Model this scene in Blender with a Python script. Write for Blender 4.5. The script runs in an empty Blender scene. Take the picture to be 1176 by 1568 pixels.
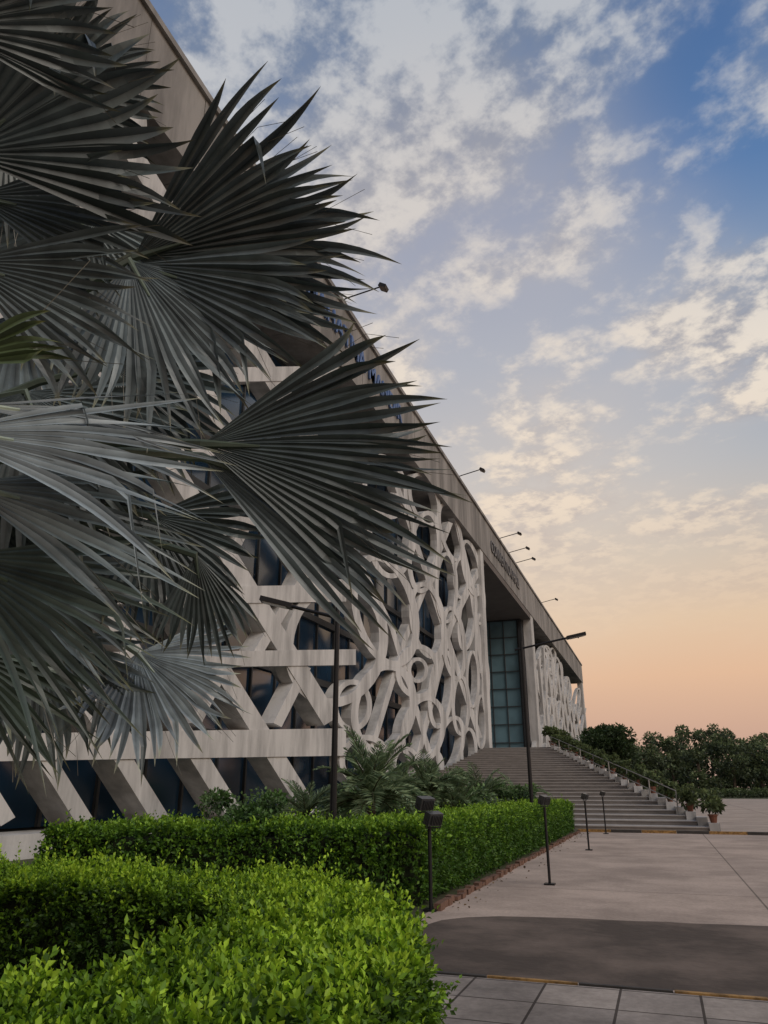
import bpy, math, random
import numpy as np
from mathutils import Vector, Matrix
random.seed(4); rng=np.random.default_rng(7)
scene=bpy.context.scene
scene.view_settings.view_transform='Standard'
try: scene.view_settings.look='None'
except Exception: pass
scene.view_settings.exposure=0

# ------------------------------------------------------------------ camera / survey helpers
PITCH=math.radians(20.4); YAW=math.radians(19.4)
C=Vector((0,0,1.6))
R=Vector((math.cos(YAW),math.sin(YAW),0)); H=Vector((-math.sin(YAW),math.cos(YAW),0)); Z=Vector((0,0,1))
F=H*math.cos(PITCH)+Z*math.sin(PITCH); U=Z*math.cos(PITCH)-H*math.sin(PITCH)
cam=bpy.data.cameras.new('camera'); camo=bpy.data.objects.new('camera',cam); scene.collection.objects.link(camo)
camo.location=C; camo.rotation_euler=F.to_track_quat('-Z','Y').to_euler()
cam.sensor_fit='VERTICAL'; cam.sensor_height=36; cam.sensor_width=27; cam.lens=26; cam.clip_end=4000; cam.clip_start=.05
scene.camera=camo
def ray(px,py): return F+R*((px-588)/1132)+U*((784-py)/1132)
def at(px,py,d): return C+ray(px,py)*d
def on_x(px,py,X):
    d=ray(px,py); return C+d*(X/d.x)
def on_z(px,py,z=0.):
    d=ray(px,py); return C+d*((z-1.6)/d.z)

def lin(c):
    return tuple(((x/255)/12.92 if x/255<=.04045 else (((x/255)+.055)/1.055)**2.4) for x in c)

# ------------------------------------------------------------------ materials
def mat(name,col,rough=.7,var=.25,scale=3.,bump=.15,col2=None,stretch=None,metal=0.,spec=.4,detail=6,lo=.3,hi=.7):
    m=bpy.data.materials.new(name); m.use_nodes=True; nt=m.node_tree; n=nt.nodes; l=nt.links
    b=n['Principled BSDF']; b.inputs['Roughness'].default_value=rough; b.inputs['Metallic'].default_value=metal
    b.inputs['Specular IOR Level'].default_value=spec
    tc=n.new('ShaderNodeTexCoord'); mp=n.new('ShaderNodeMapping'); l.new(tc.outputs['Object'],mp.inputs['Vector'])
    if stretch: mp.inputs['Scale'].default_value=stretch
    nz=n.new('ShaderNodeTexNoise'); nz.inputs['Scale'].default_value=scale; nz.inputs['Detail'].default_value=detail
    nz.inputs['Roughness'].default_value=.65
    l.new(mp.outputs[0],nz.inputs['Vector'])
    cr=n.new('ShaderNodeValToRGB'); cr.color_ramp.elements[0].position=lo; cr.color_ramp.elements[1].position=hi
    c2=col2 or tuple(x*(1-var) for x in col); 
    cr.color_ramp.elements[0].color=(*c2,1); cr.color_ramp.elements[1].color=(*col,1)
    l.new(nz.outputs['Fac'],cr.inputs['Fac']); l.new(cr.outputs['Color'],b.inputs['Base Color'])
    if bump:
        nz2=n.new('ShaderNodeTexNoise'); nz2.inputs['Scale'].default_value=scale*12; nz2.inputs['Detail'].default_value=5
        l.new(tc.outputs['Object'],nz2.inputs['Vector'])
        bp=n.new('ShaderNodeBump'); bp.inputs['Strength'].default_value=bump; bp.inputs['Distance'].default_value=.02
        l.new(nz2.outputs['Fac'],bp.inputs['Height']); l.new(bp.outputs[0],b.inputs['Normal'])
    return m
def leafmat(name,trans=.25,rough=.5,spec=.4,streak=0.):
    m=bpy.data.materials.new(name); m.use_nodes=True; nt=m.node_tree; n=nt.nodes; l=nt.links
    b=n['Principled BSDF']; b.inputs['Roughness'].default_value=rough; b.inputs['Specular IOR Level'].default_value=spec
    at_=n.new('ShaderNodeAttribute'); at_.attribute_name='Col'
    nz=n.new('ShaderNodeTexNoise'); nz.inputs['Scale'].default_value=9; nz.inputs['Detail'].default_value=5
    tc=n.new('ShaderNodeTexCoord'); l.new(tc.outputs['Object'],nz.inputs['Vector'])
    mr=n.new('ShaderNodeMapRange'); mr.inputs['From Min'].default_value=.3; mr.inputs['From Max'].default_value=.7
    mr.inputs['To Min'].default_value=.72; mr.inputs['To Max'].default_value=1.25
    l.new(nz.outputs['Fac'],mr.inputs['Value'])
    mx=n.new('ShaderNodeVectorMath'); mx.operation='SCALE'
    l.new(at_.outputs['Color'],mx.inputs[0]); l.new(mr.outputs[0],mx.inputs['Scale'])
    l.new(mx.outputs[0],b.inputs['Base Color'])
    if trans>0:
        t=n.new('ShaderNodeBsdfTranslucent'); l.new(mx.outputs[0],t.inputs['Color'])
        s=n.new('ShaderNodeMixShader'); s.inputs[0].default_value=trans
        l.new(b.outputs[0],s.inputs[1]); l.new(t.outputs[0],s.inputs[2]); l.new(s.outputs[0],n['Material Output'].inputs['Surface'])
    return m
def slabmat(name,col,c2,mortar,bw,rh,x0=0,y0=0,ms=.012,rough=.85,off=0.,stain=.25):
    m=bpy.data.materials.new(name); m.use_nodes=True; nt=m.node_tree; n=nt.nodes; l=nt.links
    b=n['Principled BSDF']; b.inputs['Roughness'].default_value=rough; b.inputs['Specular IOR Level'].default_value=.25
    tc=n.new('ShaderNodeTexCoord'); mp=n.new('ShaderNodeMapping'); mp.inputs['Location'].default_value=(-x0,-y0,0)
    l.new(tc.outputs['Object'],mp.inputs['Vector'])
    br=n.new('ShaderNodeTexBrick'); br.offset=off; br.inputs['Scale'].default_value=1; br.inputs['Brick Width'].default_value=bw
    br.inputs['Row Height'].default_value=rh; br.inputs['Mortar Size'].default_value=ms; br.inputs['Mortar Smooth'].default_value=.2
    br.inputs['Color1'].default_value=(*col,1); br.inputs['Color2'].default_value=(*c2,1); br.inputs['Mortar'].default_value=(*mortar,1)
    l.new(mp.outputs[0],br.inputs['Vector'])
    def noise(sc,lo,hi,a,bb,de=8):
        nz=n.new('ShaderNodeTexNoise'); nz.inputs['Scale'].default_value=sc; nz.inputs['Detail'].default_value=de; nz.inputs['Roughness'].default_value=.7
        l.new(tc.outputs['Object'],nz.inputs['Vector'])
        mr=n.new('ShaderNodeMapRange'); mr.inputs['From Min'].default_value=lo; mr.inputs['From Max'].default_value=hi
        mr.inputs['To Min'].default_value=a; mr.inputs['To Max'].default_value=bb; l.new(nz.outputs['Fac'],mr.inputs['Value']); return mr,nz
    m1,_=noise(.5,.38,.62,1-stain,1.08); m2,nz=noise(18,.3,.7,.84,1.12,5)
    mu=n.new('ShaderNodeMath'); mu.operation='MULTIPLY'; l.new(m1.outputs[0],mu.inputs[0]); l.new(m2.outputs[0],mu.inputs[1])
    vs=n.new('ShaderNodeVectorMath'); vs.operation='SCALE'; l.new(br.outputs['Color'],vs.inputs[0]); l.new(mu.outputs[0],vs.inputs['Scale'])
    l.new(vs.outputs[0],b.inputs['Base Color'])
    bp=n.new('ShaderNodeBump'); bp.inputs['Strength'].default_value=.25; bp.inputs['Distance'].default_value=.01
    l.new(nz.outputs['Fac'],bp.inputs['Height']); l.new(bp.outputs[0],b.inputs['Normal'])
    return m

M_white=mat('painted_concrete',(.58,.565,.545),.8,.45,.9,.25,stretch=(1,1,.2),lo=.36,hi=.6)
M_fascia=mat('fascia_concrete',(.31,.29,.27),.85,.5,.6,.25,stretch=(1,1,.16),lo=.36,hi=.62)
M_soffit=mat('soffit',(.14,.12,.11),.8,.3,.5,.1)
M_dark=mat('dark_interior',(.03,.032,.036),.8,.4,.5,0)
M_glass=mat('facade_glass',(.03,.075,.14),.12,.6,.25,0,spec=.8,detail=2)
M_glass2=mat('entrance_glass',(.17,.28,.33),.15,.35,.3,0,spec=.8,detail=2)
M_frame=mat('window_frame',(.06,.065,.07),.5,.2,2,0)
M_black=mat('black_metal',(.018,.018,.02),.45,.3,8,.05,metal=.3)
M_grey=mat('grey_lamp_housing',(.09,.09,.09),.4,.3,8,.05,metal=.4)
M_lens=mat('lamp_glass',(.35,.36,.36),.15,.2,5,0,spec=.7)
M_letters=mat('blue_letters',(.10,.17,.36),.5,.3,4,0)
M_letters2=mat('grey_letters',(.10,.10,.11),.4,.2,4,0)
M_stair=mat('stair_stone',(.30,.275,.255),.85,.35,1.2,.2)
M_nose=mat('stair_nosing',(.43,.40,.37),.8,.3,2,.1)
M_terra=mat('terracotta',(.20,.08,.05),.8,.3,6,.1)
M_soil=mat('soil_and_grass',(.06,.085,.025),.95,.5,1.5,.5,col2=(.06,.045,.028))
M_asph=mat('dark_asphalt',(.165,.125,.10),.9,.55,.55,.6,detail=12,lo=.42,hi=.60)
M_bark=mat('bark',(.10,.075,.055),.9,.4,6,.5)
M_hcore=mat('hedge_core',(.02,.032,.01),.95,.5,14,.6)
M_edge=mat('brick_edging',(.20,.11,.075),.9,.45,5,.4)
M_yel=mat('kerb_yellow_paint',(.42,.24,.08),.75,.6,9,.1,lo=.4,hi=.6)
M_kblk=mat('kerb_black_paint',(.06,.055,.05),.75,.4,6,.1)
M_conc=slabmat('plaza_concrete',(.50,.395,.325),(.455,.365,.305),(.20,.16,.13),4.5,7.,1.2,0.,.016,stain=.30)
M_fore=slabmat('forecourt_concrete',(.46,.375,.31),(.42,.345,.29),(.2,.16,.14),6,6,0,0,.03)
M_tile=slabmat('paving_tiles',(.44,.38,.33),(.32,.28,.25),(.08,.065,.055),.62,.62,.1,7.42,.012,off=0.,stain=.5)
M_leaf=leafmat('leaf',.30,.5,.35)
M_fan=leafmat('fan_leaf',.12,.40,.5)

# ------------------------------------------------------------------ mesh builder
class MB:
    def __init__(s): s.v=[]; s.f=[]; s.m=[]; s.c=None
    def add(s,vs,fs,mi=0):
        o=len(s.v); s.v+= [tuple(x) for x in vs]; s.f+=[tuple(i+o for i in q) for q in fs]; s.m+=[mi]*len(fs)
    def box(s,x0,x1,y0,y1,z0,z1,mi=0):
        s.add([(x0,y0,z0),(x1,y0,z0),(x1,y1,z0),(x0,y1,z0),(x0,y0,z1),(x1,y0,z1),(x1,y1,z1),(x0,y1,z1)],
              [(0,3,2,1),(4,5,6,7),(0,1,5,4),(1,2,6,5),(2,3,7,6),(3,0,4,7)],mi)
    def obox(s,c,a,b,d,mi=0):
        c=Vector(c); P=[c+a*i+b*j+d*k for k in(-1,1) for (i,j) in((-1,-1),(1,-1),(1,1),(-1,1))]
        s.add(P,[(0,3,2,1),(4,5,6,7),(0,1,5,4),(1,2,6,5),(2,3,7,6),(3,0,4,7)],mi)
    def tube(s,pts,rad,n=8,mi=0):
        pts=[Vector(p) for p in pts]
        if not hasattr(rad,'__len__'): rad=[rad]*len(pts)
        vs=[];fs=[]
        for i,p in enumerate(pts):
            d=(pts[min(i+1,len(pts)-1)]-pts[max(i-1,0)]).normalized()
            a=d.cross(Vector((.3,.2,1)) if abs(d.z)<.9 else Vector((1,.1,0))).normalized(); b=d.cross(a)
            for k in range(n):
                t=2*math.pi*k/n; vs.append(p+(a*math.cos(t)+b*math.sin(t))*rad[i])
        for i in range(len(pts)-1):
            for k in range(n):
                k2=(k+1)%n; fs.append((i*n+k,i*n+k2,(i+1)*n+k2,(i+1)*n+k))
        fs.append(tuple(range(n))[::-1]); fs.append(tuple((len(pts)-1)*n+k for k in range(n)))
        s.add(vs,fs,mi)
    def strip(s,left,right,depth,mi=0,closed=False):
        n=len(left); dv=Vector((-depth,0,0)); vs=list(left)+list(right)+[p+dv for p in left]+[p+dv for p in right]; fs=[]
        m=n if closed else n-1
        for i in range(m):
            j=(i+1)%n
            fs+=[(i,j,n+j,n+i),(2*n+i,3*n+i,3*n+j,2*n+j),(i,2*n+i,2*n+j,j),(n+i,n+j,3*n+j,3*n+i)]
        if not closed:
            fs+=[(0,n,3*n,2*n),(n-1,3*n-1,4*n-1,2*n-1)]
        s.add(vs,fs,mi)
    def finish(s,name,mats,parent=None,smooth=False):
        me=bpy.data.meshes.new(name); me.from_pydata(s.v,[],s.f)
        for m in mats: me.materials.append(m)
        me.polygons.foreach_set('material_index',s.m)
        if smooth: me.polygons.foreach_set('use_smooth',[True]*len(s.f))
        if s.c is not None:
            ca=me.color_attributes.new('Col','FLOAT_COLOR','POINT'); ca.data.foreach_set('color',np.array(s.c,dtype=np.float32).ravel())
        me.update()
        o=bpy.data.objects.new(name,me); scene.collection.objects.link(o)
        if parent: o.parent=parent
        return o
def empty(name):
    e=bpy.data.objects.new(name,None); scene.collection.objects.link(e); return e

def leaves(name,P,D,L,W,col,mat_,parent=None,fold=.25,extra=None):
    """P base points, D directions, one folded blade per row, all in one mesh"""
    n=len(P); D=D/np.linalg.norm(D,axis=1,keepdims=True)
    rv=rng.normal(size=(n,3)); S=np.cross(D,rv); S/=np.linalg.norm(S,axis=1,keepdims=True)+1e-9
    N=np.cross(S,D)
    flip=np.where(N[:,2]<0,-1.,1.)[:,None]; N=N*flip
    L=L[:,None];W=W[:,None]
    V=np.empty((n,4,3)); V[:,0]=P; V[:,1]=P+D*L*.45+S*W+N*W*fold*2; V[:,2]=P+D*L-N*L*.08; V[:,3]=P+D*L*.45-S*W+N*W*fold*2
    me=bpy.data.meshes.new(name); me.vertices.add(4*n); me.vertices.foreach_set('co',V.ravel().astype(np.float32))
    b=np.arange(n)*4; idx=np.stack([b,b+1,b+2,b,b+2,b+3],1).ravel().astype(np.int32)
    me.loops.add(6*n); me.loops.foreach_set('vertex_index',idx)
    me.polygons.add(2*n); me.polygons.foreach_set('loop_start',(np.arange(2*n)*3).astype(np.int32))
    me.update(calc_edges=True)
    ca=me.color_attributes.new('Col','FLOAT_COLOR','POINT')
    c=np.ones((n,4,4),dtype=np.float32); c[:,:,:3]=np.clip(col,0,1)[:,None,:]; ca.data.foreach_set('color',c.ravel())
    me.materials.append(mat_); me.validate()
    o=bpy.data.objects.new(name,me); scene.collection.objects.link(o)
    if parent: o.parent=parent
    return o

# ------------------------------------------------------------------ world
SUN=Vector((.72,-.30,.62)).normalized()
w=bpy.data.worlds.new('World'); scene.world=w; w.use_nodes=True; nt=w.node_tree; n=nt.nodes; l=nt.links
for x in list(n): n.remove(x)
out=n.new('ShaderNodeOutputWorld')
sky=n.new('ShaderNodeTexSky'); sky.sky_type='NISHITA'; sky.sun_disc=False; sky.sun_elevation=math.asin(SUN.z); sky.sun_rotation=math.atan2(SUN.x,SUN.y)
bg1=n.new('ShaderNodeBackground'); bg1.inputs['Strength'].default_value=.08; l.new(sky.outputs[0],bg1.inputs[0])
tc=n.new('ShaderNodeTexCoord'); sp=n.new('ShaderNodeSeparateXYZ'); l.new(tc.outputs['Generated'],sp.inputs[0])
def ramp(stops,fac):
    r=n.new('ShaderNodeValToRGB'); e=r.color_ramp.elements
    while len(e)<len(stops): e.new(.5)
    for i,(p,c) in enumerate(stops):
        e[i].position=p; e[i].color=(*c,1) if len(c)==3 else c
    l.new(fac,r.inputs['Fac']); return r.outputs['Color']
def M(op,a,b=None,c=None,clamp=False):
    q=n.new('ShaderNodeMath'); q.operation=op; q.use_clamp=clamp
    for i,x in enumerate((a,b,c)):
        if x is None: continue
        if isinstance(x,(int,float)): q.inputs[i].default_value=x
        else: l.new(x,q.inputs[i])
    return q.outputs[0]
def mixc(f,a,b,mode='MIX'):
    q=n.new('ShaderNodeMix'); q.data_type='RGBA'; q.blend_type=mode
    if isinstance(f,(int,float)): q.inputs[0].default_value=f
    else: l.new(f,q.inputs[0])
    for s,x in ((6,a),(7,b)):
        if isinstance(x,tuple): q.inputs[s].default_value=(*x,1)
        else: l.new(x,q.inputs[s])
    return q.outputs[2]
def mrange(v,a,b,c=0.,d=1.,smooth=False):
    q=n.new('ShaderNodeMapRange'); q.inputs['From Min'].default_value=a; q.inputs['From Max'].default_value=b
    q.inputs['To Min'].default_value=c; q.inputs['To Max'].default_value=d
    if smooth: q.interpolation_type='SMOOTHSTEP'
    l.new(v,q.inputs['Value']); return q.outputs[0]
z=sp.outputs[2]
clear=ramp([(0,lin((190,158,144))),(.06,lin((208,168,146))),(.13,lin((230,188,154))),(.2,lin((230,200,168))),(.28,lin((210,196,180))),(.38,lin((178,182,188))),(.52,lin((132,156,186))),(.66,lin((82,122,172))),(.85,lin((48,88,144)))],z)
den=M('ADD',M('MAXIMUM',z,.03),.14)
cu=n.new('ShaderNodeCombineXYZ'); l.new(M('DIVIDE',sp.outputs[0],den),cu.inputs[0]); l.new(M('DIVIDE',sp.outputs[1],den),cu.inputs[1])
def noise(scale,detail,rough,loc=(0,0,0),sc=(1,1,1),dist=0.):
    mp=n.new('ShaderNodeMapping'); mp.inputs['Location'].default_value=loc; mp.inputs['Scale'].default_value=sc; mp.inputs['Rotation'].default_value=(0,0,.5)
    l.new(cu.outputs[0],mp.inputs[0]); q=n.new('ShaderNodeTexNoise'); q.inputs['Scale'].default_value=scale; q.inputs['Detail'].default_value=detail
    q.inputs['Roughness'].default_value=rough; q.inputs['Distortion'].default_value=dist; l.new(mp.outputs[0],q.inputs['Vector']); return q.outputs['Fac']
big=noise(1.6,3,.5,(9.3,4.2,0)); med=noise(5.0,5,.55,(7,2,0),dist=.15); fine=noise(12,5,.6,(1,5,0)); vfine=noise(30,4,.6,(2,8,0))
cell=M('ADD',M('MULTIPLY',fine,.62),M('ADD',M('MULTIPLY',med,.22),M('MULTIPLY',vfine,.16)))
s=M('ADD',M('MULTIPLY',big,1.2),M('ADD',M('MULTIPLY',med,.5),M('MULTIPLY',cell,.85)))
cov=mrange(s,1.14,1.42,smooth=True)
elevm=ramp([(0,(0,0,0)),(.15,(.0,.0,.0)),(.25,(.35,.35,.35)),(.36,(.9,.9,.9)),(1,(.92,.92,.92))],z)
mask=M('MULTIPLY',cov,elevm)
veil=M('MULTIPLY',mrange(big,.36,.64,.08,.6,True),elevm)
lit=ramp([(.2,lin((234,206,178))),(.32,lin((242,222,198))),(.48,lin((242,230,214))),(.62,lin((214,211,208))),(.85,lin((190,194,200)))],z)
shade=ramp([(.2,lin((204,182,166))),(.38,lin((166,163,168))),(.55,lin((138,146,162))),(.85,lin((116,132,158)))],z)
cloud=mixc(mrange(cell,.42,.57,smooth=True),shade,lit)
haze=ramp([(.2,lin((224,202,180))),(.4,lin((194,189,188))),(.6,lin((158,167,182))),(.85,lin((122,140,168)))],z)
colr=mixc(mask,mixc(veil,clear,haze),cloud)
gd=ray(700,600).normalized(); dp=n.new('ShaderNodeVectorMath'); dp.operation='DOT_PRODUCT'; l.new(tc.outputs['Generated'],dp.inputs[0]); dp.inputs[1].default_value=tuple(gd)
colr=mixc(mrange(dp.outputs['Value'],.9,1.0,0,.30,True),colr,lin((250,228,204)))
bg2=n.new('ShaderNodeBackground'); l.new(colr,bg2.inputs[0]); bg2.inputs['Strength'].default_value=1.0
mx=n.new('ShaderNodeMixShader'); mx.inputs[0].default_value=.95; l.new(bg1.outputs[0],mx.inputs[1]); l.new(bg2.outputs[0],mx.inputs[2]); l.new(mx.outputs[0],out.inputs[0])
sl=bpy.data.lights.new('sun','SUN'); sl.energy=1.3; sl.angle=math.radians(30); sl.color=(1,.90,.79)
so=bpy.data.objects.new('sun',sl); scene.collection.objects.link(so); so.rotation_euler=SUN.to_track_quat('Z','Y').to_euler(); so.location=(20,-10,30)

# ------------------------------------------------------------------ ground
def sheet(name,x0,x1,y0,y1,zz,m):
    b=MB(); b.add([(x0,y0,zz),(x1,y0,zz),(x1,y1,zz),(x0,y1,zz)],[(0,1,2,3)]); return b.finish(name,[m])
sheet('ground',-1500,1500,-1500,1500,0,M_soil)
sheet('plaza_pavement',-3.2,70,7.5,31.3,.004,M_conc)
sheet('forecourt_road',-3.2,90,31.5,125,.004,M_fore)
random.seed(77)
b=MB(); pts=[(-3.2,7.6),(-3.0,9.6),(-2.85,10.3),(-2.6,10.62),(-2.2,10.85),(-1.5,10.98)]
x=-1.2
while x<14: pts.append((x,11.0+(x+1.2)*.09+random.uniform(-.035,.035))); x+=.35
pts+=[(40,12.5),(40,7.6)]
b.add([(x,y,.009) for x,y in pts][::-1],[tuple(range(len(pts)))]); b.finish('asphalt_road',[M_asph])
sheet('tiled_pavement',-3.2,30,-8,7.46,.012,M_tile)
def kerb(name,x0,x1,y0,y1,h,step,m1,m2):
    b=MB(); x=x0;i=0
    while x<x1-.01:
        st=step*random.uniform(.8,1.2)
        b.box(x,min(x+st-.012,x1),y0+random.uniform(-.006,.006),y1,0,h,i%2); x+=st;i+=1
    b.finish(name,[m1,m2])
kerb('painted_kerb',-3.2,30,7.48,7.53,.024,.7,M_yel,M_kblk)
kerb('painted_kerb',-3.2,60,31.3,31.5,.10,1.1,M_yel,M_kblk)
b=MB(); y=11.0
while y<31:
    ln=random.uniform(.2,.26); b.obox((-3.12+random.uniform(-.03,.03),y+ln/2,.04),Vector((.05,random.uniform(-.015,.015),0)),Vector((0,ln/2-.012,0)),Vector((0,random.uniform(-.01,.01),.04+random.uniform(-.02,.02))))
    y+=.25
b.finish('brick_edging',[M_edge])
q=110; x=-3.05+np.abs(rng.normal(size=q))*.25; y=rng.uniform(11,31,q)
leaves('fallen_leaves',np.stack([x,y,np.full(q,.018)],1),np.column_stack([rng.normal(size=(q,2)),rng.uniform(0,.12,q)]),rng.uniform(.03,.07,q),rng.uniform(.01,.02,q),np.array((.14,.10,.05))*rng.uniform(.5,1.4,(q,1)),M_leaf)

# ------------------------------------------------------------------ building
bld=empty('convention_centre')
FX=-14.5
b=MB()
y=-10.
while y<178.9:
    y2=min(y+3.6,179); b.box(-18,-14.35+random.uniform(-.012,.012),y+.015,y2-.015,24,28); y=y2
b.box(-18.0,-14.2,-10,179,28,28.3)
b.box(-18.0,-14.42,-10,179,24.06,27.98)
b.finish('parapet_fascia',[M_fascia],bld)
b=MB()
b.box(-60,-17.6,-10,71,0,23.99); b.box(-60,-17.6,102.5,178.5,0,23.99); b.box(-60,-24,71,102.5,0,23.99)
b.finish('building_body',[M_dark],bld)
b=MB(); b.box(-60,-18.01,-10,178.8,24.0,27.9); b.finish('roof_slab',[M_fascia],bld)
b=MB()
for (y0,y1) in ((-10,70.6),(103,178)):
    b.box(-17.55,-17.5,y0,y1,.5,23.9,0)
    y=y0
    while y<y1: b.box(-17.5,-17.38,y,y+.12,.5,23.9,1); y+=2.4
    for zq in np.arange(3.5,24,3.4): b.box(-17.5,-17.30,y0,y1,zq,zq+.35,1)
b.finish('curtain_wall',[M_glass,M_frame],bld)
b=MB()
b.box(-15.5,-14.42,69.9,71.3,0,24); b.box(-15.5,-14.42,101.9,104.2,0,24); b.box(-15.5,-14.42,176.5,178.9,0,24)
b.box(-15.6,-14.38,-10,69.85,0,.55)
b.box(-17.6,-15.5,70.2,71.2,0,24); b.box(-24,-15.5,102.1,104,0,24)
b.finish('screen_posts',[M_white],bld)
b=MB(); b.box(-24,-14.4,71.35,101.85,23.3,23.98); b.finish('entrance_soffit',[M_soffit],bld)
b=MB(); b.box(-23.9,-14.6,71.35,101.85,0,4.69); b.finish('entrance_floor',[M_stair],bld)
b=MB(); b.box(-23.9,-16.2,101.2,101.3,4.7,23.2,0)
for x in np.arange(-23.9,-16.1,1.9): b.box(x,x+.10,101.05,101.2,4.7,23.2,1)
for zq in np.arange(4.7,23.3,2.3): b.box(-23.9,-16.1,101.0,101.2,zq,zq+.09,1)
b.box(-16.1,-15.6,100.7,101.9,4.7,23.2,2)
b.box(-23.95,-23.9,71.4,101,4.7,23.2,0)
for y in np.arange(71.4,101,2): b.box(-23.9,-23.78,y,y+.12,4.7,23.2,1)
b.finish('entrance_glazing',[M_glass2,M_frame,M_dark],bld)

cnt=[0]
def pline(b,pts,wd,depth=.7,closed=False,mi=0):
    """screen member: centre line surveyed on the facade plane, given width, extruded inward"""
    cnt[0]+=1; X=FX-(cnt[0]%90)*.004
    n_=len(pts); Lp=[];Rp=[]
    for i,(x,y) in enumerate(pts):
        if closed: x0,y0=pts[(i-1)%n_]; x1,y1=pts[(i+1)%n_]
        else: x0,y0=pts[max(i-1,0)]; x1,y1=pts[min(i+1,n_-1)]
        dx,dy=x1-x0,y1-y0; q=math.hypot(dx,dy); nx,ny=-dy/q,dx/q; ww=wd[i] if hasattr(wd,'__len__') else wd
        Lp.append(on_x(x+nx*ww/2,y+ny*ww/2,X)); Rp.append(on_x(x-nx*ww/2,y-ny*ww/2,X))
    for P in Lp+Rp:
        if P.z<0.02: P.z=0.02
        if P.z>24.2: P.z=24.2
    b.strip(Lp,Rp,depth,mi,closed)
def fb(x): return 1205-1.3*(1013-x)
b=MB()
for y,wd,xm in ((1140,42,530),(1010,24,545),(912,26,530),(800,24,540),(690,24,560),(575,22,520),(455,20,425),(330,18,330),(190,16,225)):
    pline(b,[(-90,y+ (6 if y>1100 else 0)),(xm*.5,y),(xm,y-4)],wd,.9)
for x0 in range(-1500,520,118):
    pts=[]
    for k in range(60):
        y=-40+k*22.; x=x0+.62*(y+40)
        if x<-90 or x>515 or y<fb(x)-10: continue
        if y>1300: continue
        pts.append((x,y))
    if len(pts)>1: pline(b,[pts[0],pts[-1]],26,.9)
for (xa,ya,xb,yb) in ((300,1110,345,1020),(425,1110,470,1020),(395,1000,440,925),(180,1110,225,1020),(330,900,380,800),(455,905,500,810),(60,900,110,800)):
    pline(b,[(xa,ya),(xb,yb)],14)
def ring(b,cx_,cy_,rx,ry,wd,rot=0,nseg=36,a0=0,a1=360,dep=.55):
    closed=(a1-a0>=360); pts=[]
    N_=nseg if closed else nseg+1
    for i in range(N_):
        t=math.radians(a0+(a1-a0)*i/nseg); x=rx*math.cos(t); y=ry*math.sin(t)
        pts.append((cx_+x*math.cos(rot)-y*math.sin(rot),cy_+x*math.sin(rot)+y*math.cos(rot)))
    pline(b,pts,wd,closed=closed,depth=dep)
arcs=[(515,985,72,92,16,.2),(590,935,44,84,12,-.25),(588,1085,44,66,13,.2),(640,1028,30,38,9,0),(640,1026,13,17,6,0),
 (560,1165,36,36,10,0),(648,1118,30,50,9,.2),(655,950,24,56,8,-.15),(600,820,34,62,9,0),(650,845,22,60,8,.1),
 (676,1055,17,58,7,.1),(695,985,16,54,7,-.1),(690,1140,18,42,7,.2),(684,900,15,52,6,0),(650,765,20,40,6,-.3),(706,1080,12,44,6,0),
 (716,945,12,50,5.5,.1),(718,1150,11,34,5.5,0),(690,815,14,44,5.5,-.25),(724,1040,9,42,5,0),(722,870,12,42,5.5,-.2),(737,1105,7,40,4.5,0),(736,985,7,44,4.5,0),
 (706,885,10,30,5,0),(744,1050,4.5,40,4,0),(540,1080,26,36,9,0),
 (622,1170,18,24,7,0),(664,1175,14,26,6,0),(590,745,30,48,8,-.3),(735,925,7,30,4.5,0)]
for a_ in arcs: ring(b,a_[0],a_[1],a_[2],a_[3],a_[4]*.86,a_[5])
for p in (((520,800),(600,960),(660,1160)),((600,720),(660,900),(735,1130)),((640,1160),(690,960),(740,860)),((560,1180),(620,980),(690,800)),((700,800),(722,900),(748,1090))):
    pline(b,list(p),7.5,.55)
b.finish('ring_screen_near',[M_white],bld)
b=MB()
random.seed(11)
for i in range(30):
    x=random.uniform(828,892); yt=1205-1.24*(1013-x)+8; y=random.uniform(yt+10,1150)
    rr=(1013-x)/190; ring(b,x,y,random.uniform(5,10)*rr,random.uniform(20,38)*rr,2.8*rr,random.uniform(-.2,.2),24)
for i in range(9):
    x=832+i*7; yt=1205-1.26*(1013-x)+4
    pline(b,[(x-6,yt+random.uniform(0,40)),(x+random.uniform(4,12),1170)],2.4,.5)
    pline(b,[(x+9,yt+random.uniform(20,50)),(x-4,1160)],2.0,.5)
b.finish('ring_screen_far',[M_white],bld)
def text(body,size,y,zq,m,name):
    cu_=bpy.data.curves.new(name,'FONT'); cu_.body=body; cu_.size=size; cu_.extrude=.06; cu_.offset=.01
    o=bpy.data.objects.new(name,cu_); scene.collection.objects.link(o); o.rotation_euler=(math.radians(90),0,math.radians(90))
    o.location=(-14.27,y,zq); cu_.materials.append(m); o.parent=bld
text('MAHATMA MANDIR',1.75,28.5,25.5,M_letters,'fascia_lettering')
text('CONVENTION HALL',1.9,75,25.3,M_letters2,'fascia_lettering_grey')

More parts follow.
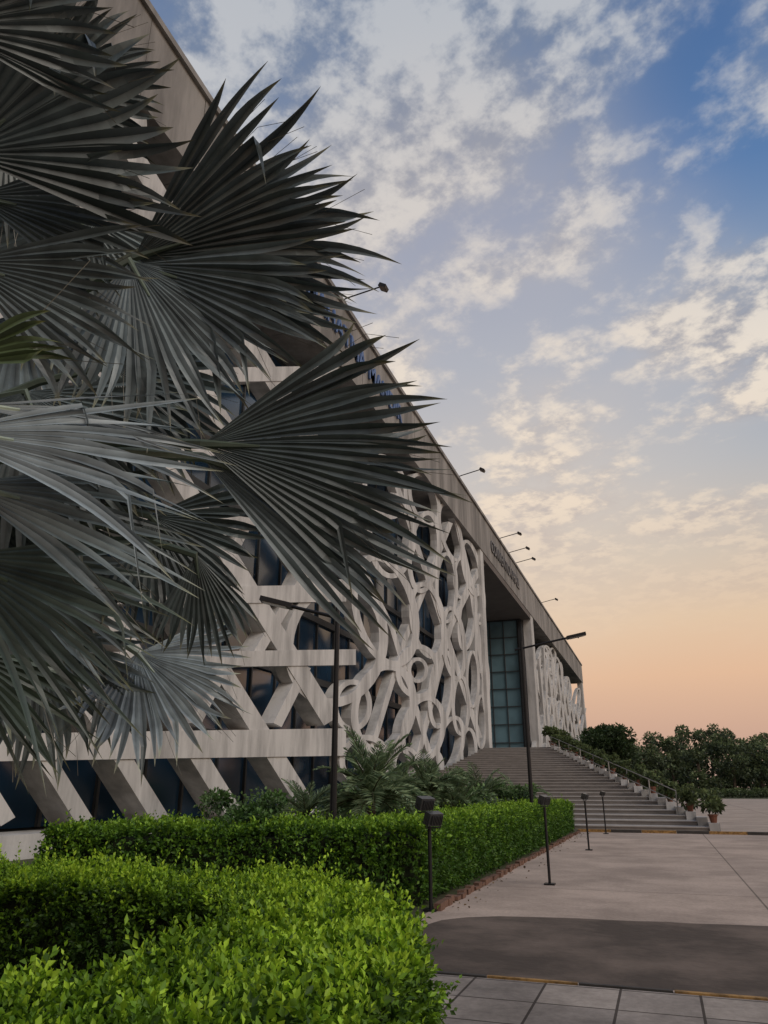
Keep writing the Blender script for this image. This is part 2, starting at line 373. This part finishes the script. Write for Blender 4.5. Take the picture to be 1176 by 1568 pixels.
for (px,py,Ln) in ((524,478,1.9),(702,738,1.7),(764,826,1.8),(778,842,1.8),(789,868,1.8),(829,931,1.8),(866,985,1.8)):
    p=on_x(px,py,-14.35); p.z=28.3; b=MB()
    e=p+Vector((Ln*1.25,Ln*.1,.55))
    b.tube([p+Vector((-.5,0,-.1)),p+Vector((.3,0,.12)),e],.045,6); b.tube([p+Vector((-.5,0,-.1)),p+Vector((-.5,0,.4))],.05,6)
    d=Vector((.8,0,-.5)).normalized(); s_=Vector((0,1,0)); u_=d.cross(s_)
    b.obox(e+Vector((.1,0,-.1)),d*.22,s_*.28,u_*.11); b.obox(e+Vector((.1,0,-.1))+d*.225,d*.01,s_*.24,u_*.09,1)
    b.tube([e+Vector((0,-.3,0)),e+Vector((0,.3,0))],.03,5)
    b.finish('roof_floodlight',[M_black,M_grey])

# ------------------------------------------------------------------ staircase
NS=28; b=MB(); Y0=33.; DY=33./NS; rs=4.7/NS
def xr(k): return 1.5-10.1*k/NS
for k in range(NS):
    y0=Y0+k*DY; y1=y0+DY if k<NS-1 else 108.
    z1=(k+1)*rs
    b.box(-13.9,xr(k),y0,y1,0,z1-.04,0); b.box(-13.9,xr(k)+.03,y0-.04,y1-.045 if k<NS-1 else y1,z1-.04,z1,1)
    b.box(xr(k)+.032,xr(k)+.42,y0-.1,y1-.11 if k<NS-1 else y1,0,z1+.14,2)
b.finish('stone_staircase',[M_stair,M_nose,M_white])
b=MB(); prev=None
for k in range(2,NS,3):
    q=Vector((xr(k)-.25,Y0+k*DY+.3,(k+1)*rs)); b.tube([q,q+Vector((0,0,.95))],.03,6)
    if prev: 
        for hh in (.95,.5): b.tube([prev+Vector((0,0,hh)),q+Vector((0,0,hh))],.025,6)
    prev=q
b.finish('stair_railing',[mat('steel',(.5,.5,.5),.35,.2,5,0,metal=.8)])

# ------------------------------------------------------------------ vegetation helpers
def unit(n_):
    v=rng.normal(size=(n_,3)); return v/np.linalg.norm(v,axis=1,keepdims=True)
def clump_cloud(centres,radii,per,leaf,basecol,shadecol,squash=.8):
    Ps=[];Ds=[];Cs=[]
    for c,r in zip(centres,radii):
        k=int(per); u=unit(k); rad=r*rng.uniform(.55,1.05,(k,1)); p=u*rad; p[:,2]*=squash
        Ps.append(p+np.array(c)); Ds.append(u+rng.normal(size=(k,3))*.6+np.array([0,0,.1]))
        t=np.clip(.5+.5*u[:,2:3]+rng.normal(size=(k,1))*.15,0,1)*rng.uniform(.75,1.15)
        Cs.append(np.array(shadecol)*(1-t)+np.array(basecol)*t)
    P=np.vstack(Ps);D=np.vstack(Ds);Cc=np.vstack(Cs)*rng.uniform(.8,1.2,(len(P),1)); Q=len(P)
    return P,D,leaf*rng.uniform(.7,1.3,Q),leaf*.33*rng.uniform(.7,1.3,Q),Cc
def tree(name,base,h,cr,ncl,per,leaf,c1,c2,seed=0):
    random.seed(seed); e=empty(name); base=Vector(base); b=MB()
    b.tube([base+Vector((0,0,-.1)),base+Vector((.1,0,h*.25)),base+Vector((-.1,.1,h*.5)),base+Vector((0,0,h*.8))],[cr*.09,cr*.07,cr*.05,cr*.02],8)
    cs=[];rs_=[]
    for i in range(ncl):
        t=random.uniform(0,2*math.pi); q=random.uniform(.1,1)**.6; zz_=random.uniform(-.9,1)
        rad=cr*.8*q*math.sqrt(max(0,1-zz_*zz_*.75)); p=base+Vector((rad*math.cos(t),rad*math.sin(t),h*.6+zz_*h*.30))
        cs.append(p); rs_.append(cr*random.uniform(.2,.34))
        if i%3==0: b.tube([base+Vector((0,0,h*.35)),(base+Vector((0,0,h*.45))+p)/2,p],[cr*.035,cr*.02,cr*.008],5)
    b.finish('trunk_and_limbs',[M_bark],e)
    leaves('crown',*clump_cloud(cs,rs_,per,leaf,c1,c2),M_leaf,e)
    return e
tb_=at(932,1190,95); tb_.z=0
tree('broadleaf_tree',tb_,9.4,4.2,60,240,.42,(.06,.10,.035),(.022,.036,.016),3)

cs=[];rs_=[]; random.seed(21)
tb=MB()
for i in range(60):
    px=930+i*9+random.uniform(-5,5); dist=random.uniform(130,165)
    g=at(px,1205,dist); g.z=0; h=random.uniform(8.3,13.0)*(dist/140)
    if px<1000: h*=.78
    tb.tube([g,g+Vector((.2,0,h*.5))],.25,5)
    for j in range(22):
        t=random.uniform(0,6.28); q=random.uniform(0,3.4); zq=random.uniform(.12,.95)
        cs.append(g+Vector((q*math.cos(t)*(1.3-zq*.8),q*math.sin(t)*(1.3-zq*.8),h*zq))); rs_.append(random.uniform(.6,1.5))
dt=empty('distant_trees')
leaves('foliage',*clump_cloud(cs,rs_,60,.55,(.165,.215,.095),(.04,.056,.035)),M_leaf,dt); tb.finish('trunks',[M_bark],dt)  # distance haze and shaded undersides put into these leaf colours
cs=[];rs_=[]
for i in range(160):
    g=at(930+i*3.6,1205,118+random.uniform(-1,1)); g.z=random.uniform(.3,.9); cs.append(g); rs_.append(random.uniform(.6,.9))
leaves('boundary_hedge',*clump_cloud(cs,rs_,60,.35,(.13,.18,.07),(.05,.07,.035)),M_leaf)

# ------------------------------------------------------------------ clipped hedges
def inside(poly,x,y):
    r=np.zeros(len(x),bool); j=len(poly)-1
    for i in range(len(poly)):
        xi,yi=poly[i]; xj,yj=poly[j]
        c=((yi>y)!=(yj>y))&(x<(xj-xi)*(y-yi)/(yj-yi+1e-12)+xi); r^=c; j=i
    return r
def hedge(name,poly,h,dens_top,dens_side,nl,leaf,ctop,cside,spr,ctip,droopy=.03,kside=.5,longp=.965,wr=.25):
    e=empty(name); P2=np.array(poly); area_box=(P2.max(0)-P2.min(0))
    b=MB(); n_=len(poly)
    A=0.5*sum(poly[i][0]*poly[(i+1)%n_][1]-poly[(i+1)%n_][0]*poly[i][1] for i in range(n_)); sg=1 if A>0 else -1
    ins=[]
    for i in range(n_):
        a=Vector(poly[i-1]);c=Vector(poly[i]);d=Vector(poly[(i+1)%n_]); e1=(c-a).normalized();e2=(d-c).normalized()
        n1=Vector((-e1.y,e1.x))*sg;n2=Vector((-e2.y,e2.x))*sg; m_=(n1+n2).normalized(); ins.append(c+m_*.11/max(.4,m_.dot(n1)))
    b.add([(p.x,p.y,.0) for p in ins]+[(p.x,p.y,h-.12) for p in ins],[tuple(range(n_,2*n_))]+[(i,(i+1)%n_,n_+(i+1)%n_,n_+i) for i in range(n_)])
    b.finish('core',[M_hcore],e)
    nt_=int(area_box[0]*area_box[1]*dens_top); x=rng.uniform(P2[:,0].min(),P2[:,0].max(),nt_); y=rng.uniform(P2[:,1].min(),P2[:,1].max(),nt_)
    k=inside(poly,x,y); x=x[k];y=y[k]
    bump=.035*np.sin(x*3.1+y*1.7)+.03*np.sin(x*7.3-y*5.1)+droopy*np.sin(y*13+x*11)+.02*np.sin(y*19-x*23)
    zt=h-.06+bump+rng.normal(size=len(x))*.022; Pt=np.stack([x,y,zt],1)
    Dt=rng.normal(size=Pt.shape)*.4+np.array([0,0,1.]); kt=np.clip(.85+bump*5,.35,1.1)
    Ps=[Pt];Ds=[Dt];Ks=[kt]
    for i in range(n_):
        a=np.array(poly[i]);c=np.array(poly[(i+1)%n_]); Ln=np.linalg.norm(c-a); q=int(Ln*h*dens_side)
        t=rng.uniform(0,1,q); d=(c-a)/Ln; nn=np.array([d[1],-d[0]])*sg
        zz_=rng.uniform(.03,1,q)**.9*h; off=-.05+.03*np.sin(t*Ln*5+zz_*4)+.02*np.sin(t*Ln*13-zz_*9)+rng.normal(size=q)*.025-.10*np.clip((zz_/h-.8)/.2,0,1)**2-.05*np.clip((.25-zz_/h)/.25,0,1)
        xy=a+np.outer(t,c-a)+nn*off[:,None]; Ps.append(np.column_stack([xy,zz_])); 
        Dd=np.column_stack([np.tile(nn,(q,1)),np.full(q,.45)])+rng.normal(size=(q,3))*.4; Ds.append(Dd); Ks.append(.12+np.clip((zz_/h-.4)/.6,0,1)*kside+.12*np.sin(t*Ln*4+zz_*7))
    P=np.vstack(Ps);D=np.vstack(Ds);K=np.concatenate(Ks); D/=np.linalg.norm(D,axis=1,keepdims=True)
    q=len(P); Ls=spr*rng.uniform(.5,1.5,q)*(1+1.2*(rng.random(q)>longp))
    LP=[];LD=[];LC=[];LS=[]
    patch=.5+.5*np.sin(P[:,0]*2.3+1)*np.sin(P[:,1]*1.9); sj=rng.normal(size=q)*.18; ss=rng.uniform(.65,1.3,q)
    for j in range(nl):
        f=(j+.6)/nl; LP.append(P+D*(Ls*f)[:,None]); r=rng.normal(size=(q,3)); r-=D*np.sum(r*D,1,keepdims=True); r/=np.linalg.norm(r,axis=1,keepdims=True)+1e-9
        LD.append(r*(1.15-.6*f)+D*(.35+.7*f))
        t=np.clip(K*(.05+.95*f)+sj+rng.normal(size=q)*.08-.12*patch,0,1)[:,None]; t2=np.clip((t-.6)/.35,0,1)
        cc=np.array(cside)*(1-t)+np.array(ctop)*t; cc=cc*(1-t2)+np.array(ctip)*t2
        LC.append(cc*rng.uniform(.8,1.2,(q,1))); LS.append(ss*(1.1-.35*f))
    LP=np.vstack(LP);LD=np.vstack(LD);LC=np.vstack(LC); Q=len(LP); LS=np.concatenate(LS)
    leaves('leaves',LP,LD,leaf*LS*rng.uniform(.8,1.2,Q),leaf*LS*wr*rng.uniform(.8,1.2,Q),LC,M_leaf,e)
h1=[(-1.0,.9),(-1.0,2.6),(-1.15,3.8),(-1.5,4.75),(-2.15,5.75),(-3.2,6.4),(-9,6.55),(-9,5.35),(-3.25,5.2),(-2.75,4.85),(-2.5,4.2),(-2.4,3),(-2.7,.9)]
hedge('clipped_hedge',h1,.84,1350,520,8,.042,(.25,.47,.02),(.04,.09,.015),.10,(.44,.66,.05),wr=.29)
h2=[(-3.4,11.3),(-3.35,31),(-4.7,31),(-4.7,12.9),(-8.6,10.3),(-8.2,9.0),(-4.2,10.8)]
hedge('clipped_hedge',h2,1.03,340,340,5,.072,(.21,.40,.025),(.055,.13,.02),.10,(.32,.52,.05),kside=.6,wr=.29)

def shrub(name,c,r,h,ncl,per,leaf,c1,c2):
    cs=[(c[0]+random.uniform(-r,r),c[1]+random.uniform(-r,r),random.uniform(.2,h)) for _ in range(ncl)]
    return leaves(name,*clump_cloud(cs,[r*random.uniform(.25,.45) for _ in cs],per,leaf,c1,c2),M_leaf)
random.seed(5)
g=at(375,1260,11.2); shrub('leafy_shrub',(g.x,g.y),.42,1.5,24,140,.075,(.10,.20,.05),(.025,.055,.018))
for (x,y,r,h) in ((-7.5,21,1.2,1.1),(-9,25,1.5,1.3),(-6.5,26,1.2,1.3),(-7.5,30,1.6,1.7),(-11,30,1.6,1.9),(-5.8,31.,1.0,1.5),(-10,35,1.6,2.1),(-12,22,1.3,1.3)):
    shrub('garden_shrub',(x,y),r,h,26,130,.13,(.14,.24,.085),(.035,.065,.027))
def pinnate(name,base,hc,nf,Lf,seed,c1=(.30,.40,.22),c2=(.10,.16,.08)):
    random.seed(seed); e=empty(name); base=Vector(base); b=MB(); top=base+Vector((0,0,hc))
    b.tube([base,top],[.14,.11],8); P=[];D=[];L=[];Cc=[]
    for i in range(nf):
        az=i*2.4+random.uniform(-.3,.3); el=math.radians(random.uniform(10,82)); hd=Vector((math.cos(az),math.sin(az),0)); pts=[top]; d=hd*math.cos(el)+Z*math.sin(el)
        Lq=Lf*random.uniform(.75,1.1); ns=14
        for k in range(ns):
            pts.append(pts[-1]+d*(Lq/ns)); d=(d-Z*.11).normalized()
        b.tube(pts,[.02*(1-.8*k/ns) for k in range(ns+1)],5,1)
        for k in range(2,ns):
            for q in range(2):
                f=q/2; p=pts[k].lerp(pts[k+1],f); dd=(pts[k+1]-pts[k]).normalized(); sd=dd.cross(Z).normalized()
                for sgn in(-1,1):
                    P.append(p); D.append(dd*.9+sd*sgn+Z*random.uniform(0,.45)); L.append(Lq*.26*math.sin(math.pi*min(1,(k+f)/ns*.85+.12))); t=random.random(); Cc.append(tuple(a*t+c*(1-t) for a,c in zip(c1,c2)))
    b.finish('stem',[M_bark,M_soil],e); L=np.array(L)
    leaves('fronds',np.array(P),np.array(D),L,np.full(len(L),Lf*.010+.003),np.array(Cc),M_leaf,e)
for (px,dd,hc,nf,Lf,sd) in ((568,16.5,1.3,44,1.65,1),(655,21,1.35,36,1.55,2),(735,28,1.1,30,1.6,3),(792,33,1.0,28,1.6,4),(696,21,.8,26,1.3,5),(612,26,1.2,26,1.5,6),(470,18,.9,24,1.2,7)):
    g=at(px,1205,dd); g.z=0; pinnate('garden_palm',g,hc,nf,Lf,sd)

def potted(name,c,s,seed,pl=1.):
    random.seed(seed); e=empty(name); c=Vector(c); b=MB()
    b.tube([c,c+Vector((0,0,.3*s)),c+Vector((0,0,.31*s)),c+Vector((0,0,.38*s)),c+Vector((0,0,.381*s))],[.14*s,.2*s,.23*s,.23*s,.19*s],12); b.finish('pot',[M_terra],e)
    cs=[c+Vector((random.uniform(-.3,.3)*s*pl,random.uniform(-.3,.3)*s*pl,random.uniform(.4,.8+.3*pl)*s)) for _ in range(10)]
    leaves('plant',*clump_cloud(cs,[.15*s*pl]*10,34,.24*s,(.15,.20,.08),(.05,.07,.03)),M_leaf,e)
for i,k in enumerate(range(0,NS,2)):
    potted('potted_plant',(xr(k)+.23,Y0+k*DY+.35,(k+1)*rs+.14),.8,i,.9+random.random()*.6)
for k in range(8):
    potted('potted_plant',(-8.4,67+k*4.5,4.85),1.2,50+k,1.2)

# ------------------------------------------------------------------ lamps
def garden_light(px,py,h,s=1.,yaw=0.,twin=False):
    p=on_z(px,py); b=MB(); p.z=0
    b.box(p.x-.09,p.x+.09,p.y-.09,p.y+.09,0.004,.03)
    b.tube([p,p+Vector((0,0,h-.12))],.027*s,8)
    for q in ((-1,1) if twin else (1,)):
        t=p+Vector((0,0,h)); d=(Vector((math.cos(yaw),math.sin(yaw),.35))).normalized(); sd=d.cross(Z).normalized(); up=sd.cross(d)
        if twin: t=t+Vector((0,0,-.09 if q<0 else .05))+d*(.09*q)
        b.obox(t,d*.06*s,sd*.13*s,up*.085*s,2); b.obox(t+d*.062*s,d*.006,sd*.11*s,up*.07*s,1)
        for fq in range(-3,4): b.obox(t-d*.075*s+sd*.03*fq*s,d*.02*s,sd*.004,up*.065*s,2)
        for sg in(-1,1): b.tube([t+sd*.14*s*sg,t+sd*.14*s*sg-Vector((0,0,.12*s))],.008*s,5)
        b.tube([t+sd*.14*s-Vector((0,0,.12*s)),t-sd*.14*s-Vector((0,0,.12*s))],.01*s,5)
    b.finish('garden_floodlight',[M_black,M_lens,M_grey])
garden_light(660,1395,1.30,1.0,2.6,True)
garden_light(842,1355,1.38,.9,2.8)
garden_light(902,1302,1.36,.9,2.9)
garden_light(928,1277,1.38,.9,2.9)
def street_lamp(p,h,arm,r=.07):
    b=MB(); p=Vector(p)
    b.tube([p,p+Z*.5,p+Z*.52,p+Z*(h+.15)],[r*1.5,r*1.5,r,r*.65],10)
    a0=p+Z*(h-.1)-arm*.15; a1=p+Z*(h)+arm
    b.tube([a0,a1],.035,8)
    d=(a1-a0).normalized(); sd=d.cross(Z).normalized(); up=sd.cross(d)
    b.obox(a1+d*.25,d*.32,sd*.13,up*.045); b.obox(a1+d*.27-up*.05,d*.24,sd*.1,up*.008,1)
    b.box(p.x-.17,p.x+.17,p.y-.17,p.y+.17,0,.04)
    b.finish('street_lamp',[M_black,M_lens])
street_lamp((-3.9,25,0),6.05,Vector((1.55,.2,.22)))
g=at(511,1205,13.2); street_lamp((g.x,g.y,0),4.75,Vector((-.9,-.3,.15)),.065)

# ------------------------------------------------------------------ Bismarck palm
palm=empty('bismarck_palm')
crown=at(-330,800,4.2); root=Vector((crown.x,crown.y,0))
b=MB(); b.tube([root,root+Z*.4,root+Z*1.5,Vector((crown.x,crown.y,crown.z-.2)),crown],[.34,.27,.24,.26,.18],14); b.finish('trunk',[M_bark],palm)
def fan(hub,tip,span,nseg,base,droop=.12,cup=.15,face=1.0,upf=.35,fold=.38,seed=0,split=.6,bend=.06,wid=1.10,rag=.14):
    random.seed(seed); hub=Vector(hub); A=(tip-hub); Rr=A.length; A.normalize()
    toc=(C-hub).normalized(); N=toc*face+Z*upf; N=(N-A*N.dot(A)).normalized(); B=N.cross(A)
    b=MB(); col=[]; span=math.radians(span); dth=span/nseg
    ts=[.03,.2,.36,.48,.56,.63,.70,.77,.84,.90,.95,1.]
    for i in range(nseg):
        th=-span/2+dth*(i+.5)+random.uniform(-.1,.1)*dth; q=(2*(i+.5)/nseg-1)
        L=Rr*(1-.12*q*q)*random.uniform(1-rag,1.05); rf=Rr*(split+random.uniform(-.09,.05)+.0*q*q)
        d0=A*math.cos(th)+B*math.sin(th); s0=-A*math.sin(th)+B*math.cos(th)
        dr=droop*random.uniform(.4,1.8); lat=random.uniform(-.08,.08); tw=random.uniform(-1.3,1.3); nb=random.uniform(-.09,.09)
        broken=random.random()<bend; tb_=random.uniform(.55,.75)
        w0=rf*math.tan(dth/2)*wid; shade=random.uniform(.65,1.4); vs=[];fs=[]
        for k,t in enumerate(ts):
            r=L*t
            wloc=r*math.tan(dth/2)*wid if r<rf else w0*max(0.015,1-((r-rf)/(L-rf))**2.2)
            ee=max(0,(r-rf)/(L-rf)) if L>rf else 0
            p=hub+d0*r+s0*(lat*L*ee*ee)+N*(cup*Rr*(q*q)*t*t+nb*L*ee)-Z*(dr*L*max(0,t-.3)**2)
            if broken and t>tb_:
                pb=hub+d0*(L*tb_)+N*(cup*Rr*(q*q)*tb_*tb_); p=pb+(d0*.25-Z)*(L*(t-tb_))-Z*(dr*L*max(0,tb_-.3)**2)
            a=tw*ee; sd=s0*math.cos(a)+N*math.sin(a); nn=N*math.cos(a)-s0*math.sin(a)
            fo=fold*(1-.3*ee)
            vs+=[p-sd*wloc+nn*wloc*fo,p-nn*wloc*fo*.6,p+sd*wloc+nn*wloc*fo]
            for e_ in range(3):
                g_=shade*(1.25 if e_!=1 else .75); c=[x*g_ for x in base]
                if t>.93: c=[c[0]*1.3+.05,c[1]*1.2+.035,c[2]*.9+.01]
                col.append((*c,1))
        for k in range(len(ts)-1):
            a=k*3; fs+=[(a,a+1,a+4,a+3),(a+1,a+2,a+5,a+4)]
        b.add(vs,fs)
        if random.random()<.35:
            p=hub+d0*(rf*1.02)+s0*w0; o=len(b.v)
            b.tube([p,p+d0*.12+Z*random.uniform(-.06,.04),p+d0*random.uniform(.2,.38)+s0*random.uniform(-.06,.06)-Z*random.uniform(0,.12)],.0014,3); col+=[(.16,.15,.12,1)]*(len(b.v)-o)
    mid=(crown+hub)/2+Z*.18; o=len(b.v)
    pts=[crown,crown.lerp(mid,.5)+Z*.05,mid,mid.lerp(hub,.5)+Z*.05,hub,hub+A*Rr*.22]
    b.tube(pts,[.05,.035,.03,.026,.022,.006],6); col+=[(base[0]*1.6,base[1]*1.6,base[2]*1.2,1)]*(len(b.v)-o)
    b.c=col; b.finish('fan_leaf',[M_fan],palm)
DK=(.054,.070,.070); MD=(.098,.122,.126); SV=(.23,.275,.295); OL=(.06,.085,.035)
def leaf(hx,hy,hd,tx,ty,td,*a,**k): fan(at(hx,hy,hd),at(tx,ty,td),*a,**k)
leaf(-60,235,2.9,235,10,3.1,118,20,DK,seed=1,upf=-.2,droop=.05)
leaf(-90,40,2.5,150,-80,2.7,110,18,DK,seed=2,upf=-.2)
leaf(205,395,3.7,560,285,3.75,84,22,DK,seed=3,upf=.0,droop=.05,cup=.10,bend=.02)
leaf(215,385,3.75,600,358,3.9,56,16,MD,seed=33,upf=.2,droop=.04,cup=.1,bend=.02)
leaf(200,400,3.6,335,650,3.5,118,26,(.145,.178,.188),seed=4,upf=.5,droop=.03,cup=.1)  # lower fan: front lighting put into its paler silver colour
leaf(205,405,3.65,510,500,3.6,50,12,MD,seed=44,upf=.1,droop=.06,cup=.1)
leaf(310,680,3.3,705,695,3.35,80,22,DK,seed=5,upf=.1,droop=.10,cup=.06,bend=.03)
leaf(310,700,3.35,690,850,3.4,62,17,MD,seed=55,upf=.3,droop=.05,cup=.08,bend=.03)
leaf(-90,660,2.3,370,720,2.6,58,13,SV,seed=6,upf=.7,droop=.28,cup=.1,bend=.15,split=.42)
leaf(-60,740,2.4,330,840,2.6,60,12,(.165,.205,.215),seed=7,upf=.6,droop=.25,cup=.1,bend=.15,split=.42)
leaf(-70,850,2.5,280,1020,2.7,75,15,(.068,.095,.082),seed=8,upf=.3,droop=.15,split=.4)
leaf(210,1000,5.0,335,1140,4.8,165,32,SV,seed=9,upf=.8,droop=.1)
leaf(300,850,4.4,320,1010,4.4,80,16,DK,seed=10,upf=.1,droop=.1)
leaf(130,330,4.7,60,560,4.6,190,30,(.12,.15,.155),seed=11,upf=.4)
leaf(40,600,4.3,130,850,4.2,170,32,(.10,.125,.128),seed=12,upf=.3)
leaf(-60,400,3.1,240,500,3.2,70,15,MD,seed=13,upf=.3,droop=.1)
leaf(-40,300,3.2,250,360,3.3,60,13,(.08,.10,.10),seed=14,upf=.2,droop=.12)
leaf(-90,560,2.6,110,500,2.7,36,6,OL,seed=15,upf=.4)
leaf(-70,990,3.0,80,1200,3.1,90,17,(.065,.09,.072),seed=16,upf=.3,split=.45)
leaf(230,790,4.5,360,930,4.5,150,26,(.060,.078,.078),seed=17,upf=.2)
leaf(-20,860,4.0,170,1060,4.0,120,24,(.11,.14,.143),seed=18,upf=.4)
leaf(60,140,4.6,230,40,4.8,120,24,DK,seed=19,upf=0.)
leaf(30,480,4.8,180,640,4.8,200,32,(.14,.175,.185),seed=20,upf=.5)
leaf(-40,760,4.4,230,900,4.4,120,24,(.05,.066,.06),seed=21,upf=.1)
leaf(60,980,4.6,170,1150,4.6,130,24,(.14,.175,.178),seed=22,upf=.5)
leaf(170,560,4.6,300,730,4.6,150,26,(.066,.086,.088),seed=23,upf=.1)
leaf(10,200,4.4,130,330,4.4,150,26,(.078,.098,.097),seed=24,upf=.2)
leaf(-60,620,2.5,330,655,2.7,24,6,(.26,.30,.32),seed=25,upf=.8,droop=.18,split=.3)
